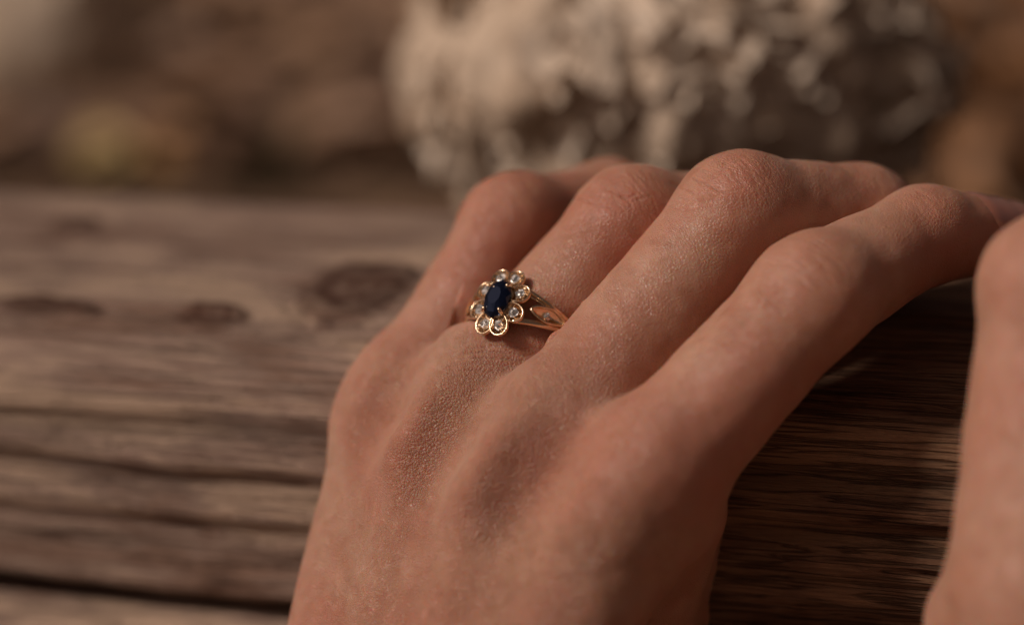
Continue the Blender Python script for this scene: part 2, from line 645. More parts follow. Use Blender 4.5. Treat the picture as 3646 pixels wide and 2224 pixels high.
def make_sdf(H):
    D = H.n

    def sdf(P):
        palm = None
        for k, rr, re in (('little', 9.4, 10.5), ('ring', 9.6, 11), ('middle', 10.0, 11.5), ('index', 10.2, 11)):
            j = H.f[k]['j'][0]
            c = capsule(P, j, H.c[k], rr, re, bulge=-.4)
            palm = c if palm is None else smin(palm, c, 10.0)
        # flesh of the palm side, heel and thumb base
        m = (H.f['ring']['j'][0] + H.f['middle']['j'][0]) / 2
        palm = smin(palm, capsule(P, m - D * 8, H.wrist - D * 6, 12, 14, D, 1.25), 9)
        th = H.thumb
        palm = smin(palm, capsule(P, th[0], th[1], 12.5, 11), 12)
        palm = smin(palm, capsule(P, th[1], H.f['index']['j'][0] - D * 11, 9, 8.5), 9)
        tp = smin(capsule(P, th[1], th[2], 10, 8.0), capsule(P, th[2], th[3], 8.0, 6.0), 2)
        palm = smin(palm, tp, 5)
        palm = smin(palm, capsule(P, H.wrist, H.elbow, 20, 28, D, 1.3), 14)
        # knuckles and tendons lift the skin of the back, hollows lie between
        for k, lift, rk in (('little', 2.2, 6.4), ('ring', 3.6, 6.4), ('middle', 3.8, 6.6), ('index', 3.4, 7.0)):
            j = H.f[k]['j']
            palm = smin(palm, capsule(P, j[0] + D * lift + .12 * (j[1] - j[0]), j[0] + D * (lift - .4) - .14 * (j[1] - j[0]), rk, rk), 5)
        for k, lift in (('ring', 6.9), ('middle', 7.0), ('index', 6.0)):
            j = H.f[k]['j'][0]
            palm = smin(palm, capsule(P, j + D * lift, H.c[k] + D * (lift + 1), 1.9, 2.2), 4.0)
        for a, b, sh, ln in (('ring', 'middle', .06, 8), ('middle', 'index', .16, 9), ('little', 'ring', .05, 7)):
            A, B = H.f[a]['j'], H.f[b]['j']
            c = (A[0] + B[0]) / 2 + D * 12.4
            d = unit((A[1] - A[0]) + (B[1] - B[0]))
            lat = unit(np.cross(d, D))
            c = c - d * (sh * 40)
            palm = smax(palm, -ellipsoid(P, c, (d, lat, D), (ln + 5, 4.4, 5.1)), 6.5)
        # hollow between the thumb and the index bone
        ij = H.f['index']['j'][0]
        dd = unit(H.c['index'] - ij)
        ll = unit(np.cross(dd, D))
        hc = ij + dd * 17 + unit(th[1] - ij - dd * ((th[1] - ij) @ dd)) * 8.5 + D * 5
        palm = smax(palm, -ellipsoid(P, hc, (dd, ll, D), (19, 6, 7.5)), 6)
        out = None
        for k in ('little', 'ring', 'middle', 'index'):
            j, r = H.f[k]['j'], H.f[k]['r']
            d01, d12 = unit(j[1] - j[0]), unit(j[2] - j[1])
            base = j[0] + (j[1] - j[0]) * .12
            f = capsule(P, base, j[1], r[0] * .84, r[1] * .98, bulge=.35)
            f = smin(f, capsule(P, j[1], j[2], r[1] * .97, r[2], bulge=.25), 3.5)
            f = smin(f, capsule(P, j[2], j[3], r[2], r[3], bulge=.3), 3.0)
            nd = unit(D - d01 * (D @ d01))
            nd2 = unit(nd + unit(d01 - d12) * .9)
            f = smin(f, ellipsoid(P, j[1] + nd2 * 1.6, (d01, np.cross(d01, nd2), nd2), (7.5, r[1] * .70, r[1] * .62)), 5)
            fp = smin(palm, f, 5.0)
            out = fp if out is None else smin(out, fp, .7)
        for a, b, wf, wk in (('little', 'ring', .30, 3.5), ('ring', 'middle', .30, 3.5), ('middle', 'index', .12, 2.0)):
            A, B = H.f[a]['j'], H.f[b]['j']
            w = capsule(P, A[0] + (A[1] - A[0]) * wf - D * 3.5, B[0] + (B[1] - B[0]) * wf - D * 3.5, 4.2, 4.2)
            out = smin(out, w, wk)
        return out
    return sdf


def seg_dist(px, py, poly):
    best = np.full(px.shape, 1e9)
    for (x0, y0), (x1, y1) in zip(poly[:-1], poly[1:]):
        dx, dy = x1 - x0, y1 - y0
        h = np.clip(((px - x0) * dx + (py - y0) * dy) / (dx * dx + dy * dy), 0, 1)
        best = np.minimum(best, np.hypot(px - x0 - h * dx, py - y0 - h * dy))
    return best


CREASES = [  # traced on the knuckles: polyline (px), half width px, depth mm
    ([(2395, 649), (2427, 668), (2477, 687)], 6, .30), ([(2471, 635), (2509, 649), (2547, 671), (2580, 684)], 6, .34),
    ([(2537, 633), (2569, 614)], 5, .22), ([(2362, 731), (2427, 747), (2482, 747)], 6, .16), ([(2440, 610), (2480, 600), (2530, 606)], 6, .14),
    ([(2580, 684), (2640, 670)], 6, .15), ([(2420, 700), (2490, 715), (2560, 712)], 6, .14),
    ([(2146, 668), (2182, 679), (2209, 698), (2237, 704), (2264, 690)], 6, .32), ([(2056, 706), (2100, 720), (2144, 736), (2176, 742)], 6, .26),
    ([(2209, 698), (2242, 720), (2247, 736)], 6, .2), ([(2253, 715), (2318, 695)], 6, .18), ([(2110, 690), (2150, 700), (2200, 720)], 6, .12),
    ([(2707, 1036), (2735, 1069), (2762, 1096), (2784, 1113)], 8, .28), ([(2849, 993), (2871, 1020)], 8, .18),
    ([(2740, 1030), (2790, 1075), (2815, 1105)], 8, .12),
    ([(1667, 1238), (1755, 1229), (1828, 1235), (1890, 1249)], 5, .22), ([(1650, 1256), (1740, 1250), (1820, 1255), (1880, 1268)], 5, .24),
    ([(1640, 1275), (1730, 1272), (1810, 1277), (1860, 1285)], 5, .20), ([(1690, 1218), (1770, 1211), (1850, 1220)], 5, .15),
    ([(1630, 1296), (1720, 1294), (1790, 1299), (1830, 1305)], 5, .15), ([(1615, 1320), (1700, 1316), (1775, 1322)], 5, .12),
]


def spots(v, pts):
    f = np.zeros(len(v))
    for c, r, a in pts:
        f = np.maximum(f, a * np.exp(-(((v - c) ** 2).sum(1)) / (r * r)))
    return f


def build_hand(H, step, levels, creases, label, detail_at):
    sdf = make_sdf(H)
    pts = np.array([p for f in H.f.values() for p in f['j']] + list(H.c.values()) + H.thumb + [H.wrist + .25 * (H.elbow - H.wrist)])
    lo, hi = pts.min(0) - 24, pts.max(0) + 24
    v, q = surface_nets(sdf, lo, hi, step)
    v = settle(sdf, v, 2)
    for _ in range(levels):
        v, q = subdivide(v, q)
        v = settle(sdf, v, 1)
    g = gradient(sdf, v)
    nrm = g / np.maximum(np.linalg.norm(g, axis=1)[:, None], 1e-6)
    px, py, z = proj(v)
    face = smooth(-(nrm @ FWD), .0, .3)
    d = .22 * noise(v / 9.0) + .10 * noise(v / 3.5)      # slight unevenness of the flesh
    if H is LH:
        d += ring_dent(v)
    D = H.n
    fl = []
    for k in H.f:
        j = H.f[k]['j']
        fl += [(j[1] + D * 6, 9, .62), (j[2] + D * 5, 7, .45), (j[3], 9, .6), (j[0] + D * 8, 8, .2)]
    for k in H.f:
        j = H.f[k]['j']
        a, b = unit(j[1] - j[0]), unit(j[2] - j[1])
        ax = unit(a + b)
        nd = unit(D - ax * (D @ ax))
        lat = np.cross(ax, nd)
        for jc, sz, am in ((j[1], 6.5, .12), (j[2], 4.5, .08), (j[0] + nd * 4, 8, .05)):
            vq = v - jc
            m = np.exp(-((vq @ ax) / sz) ** 2 - ((vq @ lat) / (sz * .9)) ** 2) * smooth(nrm @ nd, .15, .6)
            sel = m > .02
            if sel.any():
                qq = vq[sel]
                u = np.stack([(qq @ ax) / 1.05 + .25 * noise(qq / 3), (qq @ lat) / 5.0, np.full(sel.sum(), jc[0])], 1)
                w1 = 1 - np.abs(noise(u))
                u2 = u * np.array([2.1, 1.6, 1]) + 7
                d[sel] -= am * m[sel] * (smooth(w1, .72, 1.0) + .5 * smooth(1 - np.abs(noise(u2)), .75, 1.0))
    flush = spots(v, fl) + .25 * noise(v / 7.0)
    for poly, w, dep in creases:
        ds = seg_dist(px, py, poly)
        wob = 1 + .4 * noise(v / 1.5)
        dep = dep * .5
        w = w * .75
        d -= face * dep * np.exp(-(ds / (w * wob)) ** 2)
        flush += 2.6 * dep * np.exp(-(ds / 7) ** 2)
    ob = mesh_obj("hand", v + nrm * d[:, None], q, M_SKIN, origin=H.f['middle']['j'][0])
    attr(ob, "flush", np.clip(flush, 0, 1))
    attr(ob, "detail", .42 + .58 * (1 - smooth(np.linalg.norm(v - detail_at, axis=1), 18, 42)))
    tag(ob, label, "hand")
    return ob, sdf


hand_sdf = make_sdf(LH)
TILT = -.27
HEAD_PX = (1774, 1068)
jr = LH.f['ring']['j']
RT = unit(jr[1] - jr[0])                                  # along the finger
best = None
n0 = unit(LH.n - RT * (LH.n @ RT))
b0 = np.cross(RT, n0)
for si in np.linspace(.35, .8, 46):
    for th in np.linspace(-.7, .7, 57):
        n_ = n0 * math.cos(th) + b0 * math.sin(th)
        c_ = jr[0] + (jr[1] - jr[0]) * si
        px, py, _z = proj((c_ + n_ * 11.2)[None])
        e = math.hypot(px[0] - HEAD_PX[0], py[0] - HEAD_PX[1]) + 140 * abs(th - TILT)
        if best is None or e < best[0]:
            best = (e, si, th)
_, si, th = best
RN = n0 * math.cos(th) + b0 * math.sin(th)                # out of the finger, through the stone
TW = R(-27)
RB = np.cross(RN, RT)                                     # across the finger
RC = jr[0] + (jr[1] - jr[0]) * si
if proj((RC + RB)[None])[0][0] < proj(RC[None])[0][0]:
    RB = -RB
# the ring sits a little turned on the finger
RT, RB = RT * math.cos(TW) + RB * math.sin(TW), RB * math.cos(TW) - RT * math.sin(TW)
# how thick the finger is here
angs = np.linspace(0, 2 * math.pi, 48, endpoint=False)
rr = []
for a in angs:
    dr = RN * math.cos(a) + RB * math.sin(a)
    ts = np.linspace(4, 16, 121)
    fv = hand_sdf(RC + ts[:, None] * dr)
    k = np.argmax(fv > 0)
    rr.append(ts[k] if fv[k] > 0 else 10)
rr = np.array(rr)
RAD = float(np.median(rr)) + .1
RTOP = max(float(rr[[0, 1, 2, -1, -2]].max()), RAD)
print("ring at", si, th, "finger radius", RAD, RTOP, rr.min(), rr.max(), "tilt", RN @ -FWD)



def ring_dent(v):
    q = v - RC
    t = np.abs(q @ RT)
    rad = np.linalg.norm(q - (q @ RT)[:, None] * RT, axis=1)
    near = (rad < RAD + 3.5) & (t < 9)
    return near * (-.75 * np.exp(-(t / 1.9) ** 2) + .55 * np.exp(-((t - 3.8) / 1.5) ** 2))


hand, hand_sdf = build_hand(LH, 1.0, 2, CREASES, "hand seen from its back wearing the sapphire ring, fingers bent over the beam", V(1550, 1800, 338))
hand["_o"] = [float(x) for x in LH.f['middle']['j'][0]]
hand2, _ = build_hand(RH, 1.6, 1, [], "blurred ringless hand cut off by the right edge of the photo", V(1550, 1800, 338))

# ------------------------------------------------------------------ the ring
def tube(pts, rad, closed=False, n=8, flat=None):
    """round wire through pts; rad may be a list"""
    pts = np.asarray(pts, float)
    m = len(pts)
    rad = np.broadcast_to(np.asarray(rad, float), (m,))
    tg = (np.roll(pts, -1, 0) - np.roll(pts, 1, 0)) if closed else np.gradient(pts, axis=0)
    tg /= np.linalg.norm(tg, axis=1)[:, None]
    ref = RN if flat is None else flat
    v, f = [], []
    for i in range(m):
        u = np.cross(tg[i], ref); u = unit(u) if np.linalg.norm(u) > 1e-3 else unit(np.cross(tg[i], RT))
        w = np.cross(u, tg[i])
        for k in range(n):
            a = 2 * math.pi * k / n
            v.append(pts[i] + rad[i] * (math.cos(a) * u + math.sin(a) * w))
    for i in range(m if closed else m - 1):
        for k in range(n):
            a, b = i * n + k, i * n + (k + 1) % n
            c, d = ((i + 1) % m) * n + k, ((i + 1) % m) * n + (k + 1) % n
            f.append((a, b, d, c))
    if not closed:
        f.append(tuple(range(n))[::-1]); f.append(tuple((m - 1) * n + k for k in range(n)))
    return v, f


def join(*parts):
    V_, F_ = [], []
    for v, f in parts:
        o = len(V_)
        V_ += list(v)
        F_ += [tuple(i + o for i in q) for q in f]
    return V_, F_


def gem(c, u, w, n, ru, rw, crown, pav, k=16, table=.58, jit=0):
    """oval brilliant: table, crown, girdle, pavilion"""
    v, f = [], []

    def ringv(s, h, ph):
        o = len(v)
        for i in range(k):
            a = 2 * math.pi * (i + ph) / k
            v.append(c + u * ru * s * math.cos(a) + w * rw * s * math.sin(a) + n * h)
        return o
    t0 = ringv(table, crown, 0)
    m0 = ringv(.82, crown * .55, .5)
    g0 = ringv(1.0, .05 * crown, 0)
    g1 = ringv(1.0, -.12 * crown, 0)
    p0 = ringv(.55, -pav * .6, .5)
    if jit:
        v.append(c + n * crown * 1.15)
        f += [(t0 + i, t0 + (i + 1) % k, len(v) - 1) for i in range(k)]
    else:
        f.append(tuple(range(t0, t0 + k)))
    for i in range(k):
        j = (i + 1) % k
        f += [(t0 + i, m0 + i, t0 + j), (m0 + i, g0 + j, t0 + j)] if False else [(t0 + i, m0 + i, t0 + j), (t0 + j, m0 + i, m0 + j), (m0 + i, g0 + j, m0 + j), (m0 + i, g0 + i, g0 + j)]
        f += [(g0 + i, g1 + i, g1 + j, g0 + j), (g1 + i, p0 + i, g1 + j), (g1 + j, p0 + i, p0 + j)]
    if jit:
        rj = np.random.default_rng(int(abs(c[0] * 977 + c[1] * 331)) % 9999)
        for i in range(len(v)):
            v[i] = v[i] + n * rj.uniform(-jit, jit) * ru
    v.append(c - n * pav)
    for i in range(k):
        f.append((p0 + i, len(v) - 1, p0 + (i + 1) % k))
    return v, f


def ang_pt(phi, t, r):
    return RC + (RN * math.cos(phi) + RB * math.sin(phi)) * r + RT * t


ring = bpy.data.objects.new("ring", None)
S.collection.objects.link(ring)
ring.location = RC * MM
ring["_o"] = [float(x) for x in RC]
tag(ring, "gold flower ring with a dark blue oval sapphire on the ring finger", "ring")


def rpart(name, vf, mat, smooth_shade=True, parent=None, origin=None):
    p = parent or ring
    base = np.array(p["_o"])
    o = base if origin is None else origin
    ob = mesh_obj(name, vf[0], vf[1], mat, parent=p, smooth_shade=smooth_shade, origin=o - base)
    ob["_o"] = [float(x) for x in o]
    return ob


# band: one strip under the finger that splits into two rails on each shoulder
ph = np.linspace(R(74), R(360 - 74), 60)
parts_ = []
for off, rad in ((-.62, .5), (0, .62), (.62, .5)):
    parts_.append(tube([ang_pt(p, off, RAD + .25) for p in ph], rad, n=8, flat=RT))
for sgn in (1, -1):
    for side in (1, -1):
        pp = np.linspace(R(16), R(80), 22)
        pts, rad = [], []
        for p in pp:
            q = (p - R(16)) / R(64)
            pts.append(ang_pt(sgn * p, side * (.55 + 2.35 * (1 - q) ** 1.25), RAD + .30 + 1.1 * (1 - q) ** 2))
            rad.append(.33 + .13 * q)
        parts_.append(tube(pts, rad, n=10, flat=RT))
        # a thin second wire that doubles the rail
        pts2 = [p + RT * (-side * .62 * (1 - .6 * i / 21)) - RN * .3 for i, p in enumerate(pts)]
        parts_.append(tube(pts2, .22, n=6, flat=RT))
rpart("band", join(*parts_), M_GOLD)

HB = RTOP + 1.2                                           # height of the petals over the bone
# gallery under the flower
gal = []
for h, sc in ((-1.3, .72), (-.2, .9)):
    gal.append(tube([RC + RN * (HB + h) + RT * 3.6 * sc * math.cos(a) + RB * 2.9 * sc * math.sin(a)
                     for a in np.linspace(0, 2 * math.pi, 40, endpoint=False)], .34, True, 8))
for a in np.linspace(0, 2 * math.pi, 8, endpoint=False):
    gal.append(tube([RC + RN * (HB - 1.9) + RT * 2.2 * math.cos(a) + RB * 1.8 * math.sin(a),
                     RC + RN * (HB + .1) + RT * 3.3 * math.cos(a) + RB * 2.7 * math.sin(a)], .3, n=6, flat=RT))
# cup that carries the stone
m = 32
cv, cf = [], []
for h, sc in ((-.9, .45), (.25, .95), (.55, 1.02), (.45, .92), (-.5, .35)):
    for a in np.linspace(0, 2 * math.pi, m, endpoint=False):
        cv.append(RC + RN * (HB + h) + RT * 2.75 * sc * math.cos(a) + RB * 2.05 * sc * math.sin(a))
for r_ in range(4):
    for i in range(m):
        cf.append((r_ * m + i, r_ * m + (i + 1) % m, (r_ + 1) * m + (i + 1) % m, (r_ + 1) * m + i))
cf.append(tuple(range(4 * m, 5 * m)))
gal.append((cv, cf))
rpart("gallery", join(*gal), M_GOLD)

STONE_C = RC + RN * (HB + 1.15)
rpart("sapphire", gem(STONE_C, RT, RB, RN, 3.3, 2.2, 1.15, 1.5, 10, .46), M_SAPPH, False)
for a in (R(42), R(138), R(222), R(318)):
    e = RT * 2.9 * math.cos(a) + RB * 2.1 * math.sin(a)
    eo = unit(e)
    pts = [STONE_C + e * 1.05 - RN * 1.3, STONE_C + e * 1.09 + RN * .1, STONE_C + e * 1.02 + RN * .55, STONE_C + e * .86 + RN * .72]
    v1, f1 = tube(pts, [.30, .30, .30, .27], n=8, flat=RT)
    bead = []
    rpart("prong", join((v1, f1)), M_GOLD)


def petal(a, ru, rw, size, tilt):
    cdir = RT * ru * math.cos(a) + RB * rw * math.sin(a)
    pd = unit(cdir)
    pn = unit(RN + pd * tilt)
    px_ = unit(pd - pn * (pd @ pn)); py_ = np.cross(pn, px_)
    c = RC + RN * (HB + .25) + cdir
    k = 28
    out = []
    for i in range(k):
        b = 2 * math.pi * i / k
        r = size * (1 + .26 * max(0, -math.cos(b)) ** 3) * (1 + .03 * math.cos(2 * b))
        out.append(c + px_ * r * math.cos(b) + py_ * r * math.sin(b) * .98)
    out = np.array(out)
    wire = tube(out, .145, True, 8, flat=pn)
    v, f = [], []
    levels = [(1.06, 0), (1.03, -.9), (.75, -1.1)]
    for s_, h in levels:
        v += [c + (p - c) * s_ + pn * h for p in out]
    inner = [(.93, -.05), (.86, -.75)]
    for s_, h in inner:  # the dished floor
        v += [c + (p - c) * s_ + pn * h for p in out]
    n_ = k
    for r_ in (0, 1):
        for i in range(n_):
            f.append((r_ * n_ + i, (r_ + 1) * n_ + i, (r_ + 1) * n_ + (i + 1) % n_, r_ * n_ + (i + 1) % n_))
    for i in range(n_):
        f.append((3 * n_ + i, 3 * n_ + (i + 1) % n_, 4 * n_ + (i + 1) % n_, 4 * n_ + i))
        f.append((i, (i + 1) % n_, 3 * n_ + (i + 1) % n_, 3 * n_ + i))
    f.append(tuple(range(4 * n_, 5 * n_)))
    beads = []
    for q in range(7):
        b = 2 * math.pi * (q + .5) / 7
        bc = c + px_ * size * .74 * math.cos(b) + py_ * size * .74 * math.sin(b)
        beads.append(gem(bc - pn * .1, px_, py_, pn, .13, .13, .22, .5, 6, .5))
    ob = rpart("petal", join(wire, (v, f), *beads), M_GOLD, True, origin=c)
    rpart("diamond", gem(c - pn * .1, px_, py_, pn, size * .54, size * .54, .28, .45, 7, .52, .32), M_DIAM, False, parent=ob, origin=c)


for i in range(8):
    petal(R(22.5 + 45 * i), 4.35, 3.25, 1.50, .22)

# leaf-shaped setting with a small diamond between the rails of each shoulder
for sgn in (1, -1):
    k = 30
    loop = []
    ctr = R(45)
    for i in range(k):
        b = 2 * math.pi * i / k
        lx = math.cos(b)                                   # +1: the pointed end, towards the band
        ly = math.sin(b) * (1 - .5 * max(0, lx) - .18 * max(0, -lx))
        phi = sgn * (ctr + lx * 2.75 / RAD)
        loop.append(ang_pt(phi, ly * 1.22, RAD + 1.0 - .25 * lx))
    loop = np.array(loop)
    c = loop.mean(0)
    ln_ = unit(c - RC - RT * ((c - RC) @ RT))
    wire = tube(loop, .22, True, 8, flat=ln_)
    v = [c + (p - c) * 1.04 for p in loop] + [c + (p - c) * .98 - ln_ * 1.0 for p in loop] + \
        [c + (p - c) * .92 - ln_ * .05 for p in loop] + [c + (p - c) * .70 - ln_ * .5 for p in loop]
    f = [tuple(range(3 * k, 4 * k))]
    for i in range(k):
        j = (i + 1) % k
        f += [(i, k + i, k + j, j), (2 * k + i, 2 * k + j, 3 * k + j, 3 * k + i)]
    ob = rpart("leaf", join(wire, (v, f)), M_GOLD, origin=c)
    lu = unit(loop[0] - loop[k // 2])
    rpart("diamond", gem(c - ln_ * .25 - lu * .3, lu, np.cross(ln_, lu), ln_, .62, .62, .26, .4, 7, .52, .32), M_DIAM, False, parent=ob, origin=c)

# ------------------------------------------------------------------ index fingernail
ji = LH.f['index']['j']
d_ = unit(ji[3] - ji[2])
up_ = unit(UPV * .75 - FWD * .62)
up_ = unit(up_ - d_ * (up_ @ d_))
sd_ = np.cross(d_, up_)
nv, nf_ = [], []
NU, NW = 16, 13
for i in range(NU):
    for k in range(NW):
        e = (k / (NW - 1) - .5) * 2
        a = e * .95
        x = -7.5 + 16.0 * i / (NU - 1)
        x -= 2.2 * e * e * max(0, (i / (NU - 1) - .6) / .4) - 1.2 * e * e * max(0, 1 - i / 4)
        o_ = ji[3] + d_ * min(x, 2.0)
        dr = up_ * math.cos(a) + sd_ * math.sin(a)
        ts = np.linspace(2, 11, 181)
        fv = hand_sdf(o_ + ts[:, None] * dr)
        sr = ts[np.argmax(fv > 0)]
        nv.append(o_ + d_ * (x - min(x, 2.0)) + dr * (sr + .46 - .50 * e ** 4 - .95 * max(0, 1 - i / 3) ** 1.5) - up_ * .05 * max(0, x - 2) ** 1.6)
base_n = len(nv)
nv += [p - up_ * .45 for p in nv]
for i in range(NU - 1):
    for k in range(NW - 1):
        a = i * NW + k
        nf_.append((a, a + 1, a + NW + 1, a + NW))
        nf_.append((base_n + a, base_n + a + NW, base_n + a + NW + 1, base_n + a + 1))
for i in range(NU - 1):
    for k in (0, NW - 1):
        a = i * NW + k
        nf_.append((a, a + NW, base_n + a + NW, base_n + a))
for k in range(NW - 1):
    for i in (0, NU - 1):
        a = i * NW + k
        nf_.append((a, base_n + a, base_n + a + 1, a + 1))
mesh_obj("fingernail", nv, nf_, M_NAIL, parent=hand, origin=ji[3] - np.array(hand["_o"]))

# ------------------------------------------------------------------ ground, boulder, leaves
GZ = EDGE[2] - 110.0                                        # level of the ground behind the timbers


def G(px, py, z=GZ):
    """point of the level z seen at a photo pixel"""
    d = FWD + RGT * ((px - 1823) * KPX) + UPV * ((1112 - py) * KPX)
    return CAM + d * ((z - CAM[2]) / d[2])


def ground_material():
    t = NT("leaf_mould")
    a = t.noise(t.coord((9, 9, 9)), 1.0, 6, .65, .5)
    b = t.noise(t.coord((60, 60, 60)), 1.0, 5, .7, .4)
    f = t.math('ADD', t.math('MULTIPLY', a, .6), t.math('MULTIPLY', b, .4))
    t.p(Base_Color=t.ramp(f, [(.34, (.05, .028, .016)), (.48, (.13, .072, .040)), (.60, (.22, .13, .075)), (.74, (.32, .22, .14))]), Roughness=.9,
        Normal=t.bump(b, .01, .8))
    return t.m


xs = np.concatenate([[-40000, -8000, -2500, -1200], np.linspace(-700, 700, 90), [1200, 2500, 8000, 40000]])
ys = np.concatenate([[-30000, -6000, -1500, -400], np.linspace(-100, 20, 8), [45, 46, 70], np.linspace(90, 900, 90), [1400, 3000, 9000, 40000]])
XX, YY = np.meshgrid(xs, ys, indexing='ij')
ZZ = np.where(YY < 45.5, GZ - 420, GZ)
bump_ = (fbm(np.stack([XX.ravel() / 90, YY.ravel() / 90, np.zeros(XX.size)], 1), 4) * 9).reshape(XX.shape)
ZZ = ZZ + np.where((YY > 60) & (YY < 1000) & (abs(XX) < 1000), bump_, 0) - np.where(YY > 60, 4, 0)
gv = EDGE + XX.ravel()[:, None] * AX + YY.ravel()[:, None] * NF
gv[:, 2] = ZZ.ravel()
_bp = V(2330, 250, 508)
_r2 = ((gv[:, :2] - _bp[:2]) ** 2).sum(1)
gv[:, 2] += np.where(YY.ravel() > 60, 78 * np.exp(-(_r2 / 68 ** 2) ** 2), 0)
nx, ny = XX.shape
a = (np.arange(nx - 1)[:, None] * ny + np.arange(ny - 1)[None])
gf = np.stack([a, a + ny, a + ny + 1, a + 1], -1).reshape(-1, 4)
tag(mesh_obj("ground", gv, gf, ground_material()), kind="structure")


def stone_material(name, pale, mid, dark, sc=1.0):
    t = NT(name)
    a = t.noise(t.coord((28 * sc,) * 3), 1.0, 6, .65, .3)
    b = t.noise(t.coord((150 * sc,) * 3), 1.0, 5, .65)
    f = t.math('ADD', t.math('MULTIPLY', a, .65), t.math('MULTIPLY', b, .35))
    t.p(Base_Color=t.ramp(f, [(.30, dark), (.45, mid), (.58, pale)]), Roughness=.85, Normal=t.bump(b, .003, .6))
    return t.m


def boulder(c, radii, lumps, seed, mat, label, step, pit=1.0, name="boulder"):
    rng = np.random.default_rng(seed)
    els = [(c, radii)]
    for _ in range(lumps):
        d = unit(rng.normal(size=3))
        p = c + d * np.array(radii) * rng.uniform(.82, 1.02)
        s_ = rng.uniform(.07, .20) * min(radii)
        els.append((p, np.array([s_ * rng.uniform(.7, 1.2), s_ * rng.uniform(.7, 1.2), s_ * rng.uniform(1.0, 1.9)])))
    I3 = np.eye(3)

    def sdf(P):
        f = ellipsoid(P, els[0][0], I3, els[0][1])
        for e in els[1:]:
            mk = ((P - e[0]) ** 2).sum(1) < (max(e[1]) * 3.0) ** 2
            if mk.any():
                f[mk] = smin(f[mk], ellipsoid(P[mk], e[0], I3, e[1]), 3.0)
        return f
    ext = np.array(radii) * 1.35
    v, q = surface_nets(sdf, c - ext, c + ext, step)
    g = gradient(sdf, v, .5)
    nr = g / np.maximum(np.linalg.norm(g, axis=1)[:, None], 1e-6)
    sz = min(radii)
    d = .07 * sz * fbm(v / (.35 * sz), 4) - pit * .12 * sz * smooth(noise(v / (sz * np.array([.22, .22, .40])) + 9), .22, .75) * (.35 + .65 * smooth(v[:, 0] - c[0], -.7 * radii[0], -.1 * radii[0])) - .03 * sz * (1 - np.abs(noise(v / (.24 * sz) + 40))) ** 6
    v = v + nr * d[:, None]
    v[:, 2] = np.maximum(v[:, 2], GZ - 12)
    ob = mesh_obj(name, v, q, mat, origin=np.array([c[0], c[1], GZ]))
    return tag(ob, label, "boulder")


M_STONE = stone_material("pale_stone", (.70, .58, .46), (.58, .45, .33), (.42, .28, .18))
bc = V(2355, 240, 508)
pc = G(150, 290)
boulder(pc + np.array([-4, 20, 22]), (58, 46, 62), 16, 8, M_STONE, "pale grey stone far back in the top left corner", 4.0, .3)
print("far stone", proj(pc[None]))


def leaf_mesh(L, W, curl, rng, n=5):
    """a bent pointed leaf with a folded midrib; local x along the leaf"""
    v, f = [], []
    for i in range(n + 1):
        x = i / n
        w = W * math.sin(math.pi * min(1, x * .96 + .02)) ** .8 * (1.15 - .5 * x)
        z = curl * L * (x - .5) ** 2 + .0
        for k, s_ in enumerate((-1, 0, 1)):
            v.append(((x - .5) * L, s_ * w, z + abs(s_) * w * .35))
    for i in range(n):
        for k in range(2):
            a_ = i * 3 + k
            f.append((a_, a_ + 3, a_ + 4, a_ + 1))
    return np.array(v), f


def rotm(rng, flat):
    a, b, c_ = rng.uniform(0, 6.28), rng.normal() * flat, rng.normal() * flat
    return np.array(Matrix.Rotation(a, 3, 'Z') @ Matrix.Rotation(b, 3, 'Y') @ Matrix.Rotation(c_, 3, 'X'))


def scatter(name, mat, count, place, size, flat, seed, label=None, cat=None, kind=None, lift=(0, 0)):
    rng = np.random.default_rng(seed)
    VV, FF, tone = [], [], []
    for _ in range(count):
        v, f = leaf_mesh(size * rng.uniform(.6, 1.3), size * rng.uniform(.22, .36), rng.uniform(-.4, .8), rng, 4)
        p = place(rng)
        v = v @ rotm(rng, flat).T + p + np.array([0, 0, rng.uniform(*lift)])
        o = len(VV) and sum(len(x) for x in VV)
        VV.append(v); FF += [tuple(i + o for i in q) for q in f]
        tone += [rng.uniform(0, 1) ** 2] * len(v)
    ob = mesh_obj(name, np.concatenate(VV), FF, mat)
    attr(ob, "tone", tone)
    return tag(ob, label, cat, None, kind)


M_PETAL = leaf_material("dried_petal", (.70, .56, .43), (.82, .71, .59), 60, .75)
M_CORE = stone_material("dried_core", (.66, .53, .41), (.54, .41, .30), (.34, .22, .14))
dried = bpy.data.objects.new("dried_flower", None)
S.collection.objects.link(dried)
dried.location = np.array([bc[0], bc[1], bc[2] - 44]) * MM
dried["_o"] = [float(bc[0]), float(bc[1]), float(bc[2] - 44)]
tag(dried, "pale cream clump of dried blossom, blurred, rising behind the fingers", "dried flower")


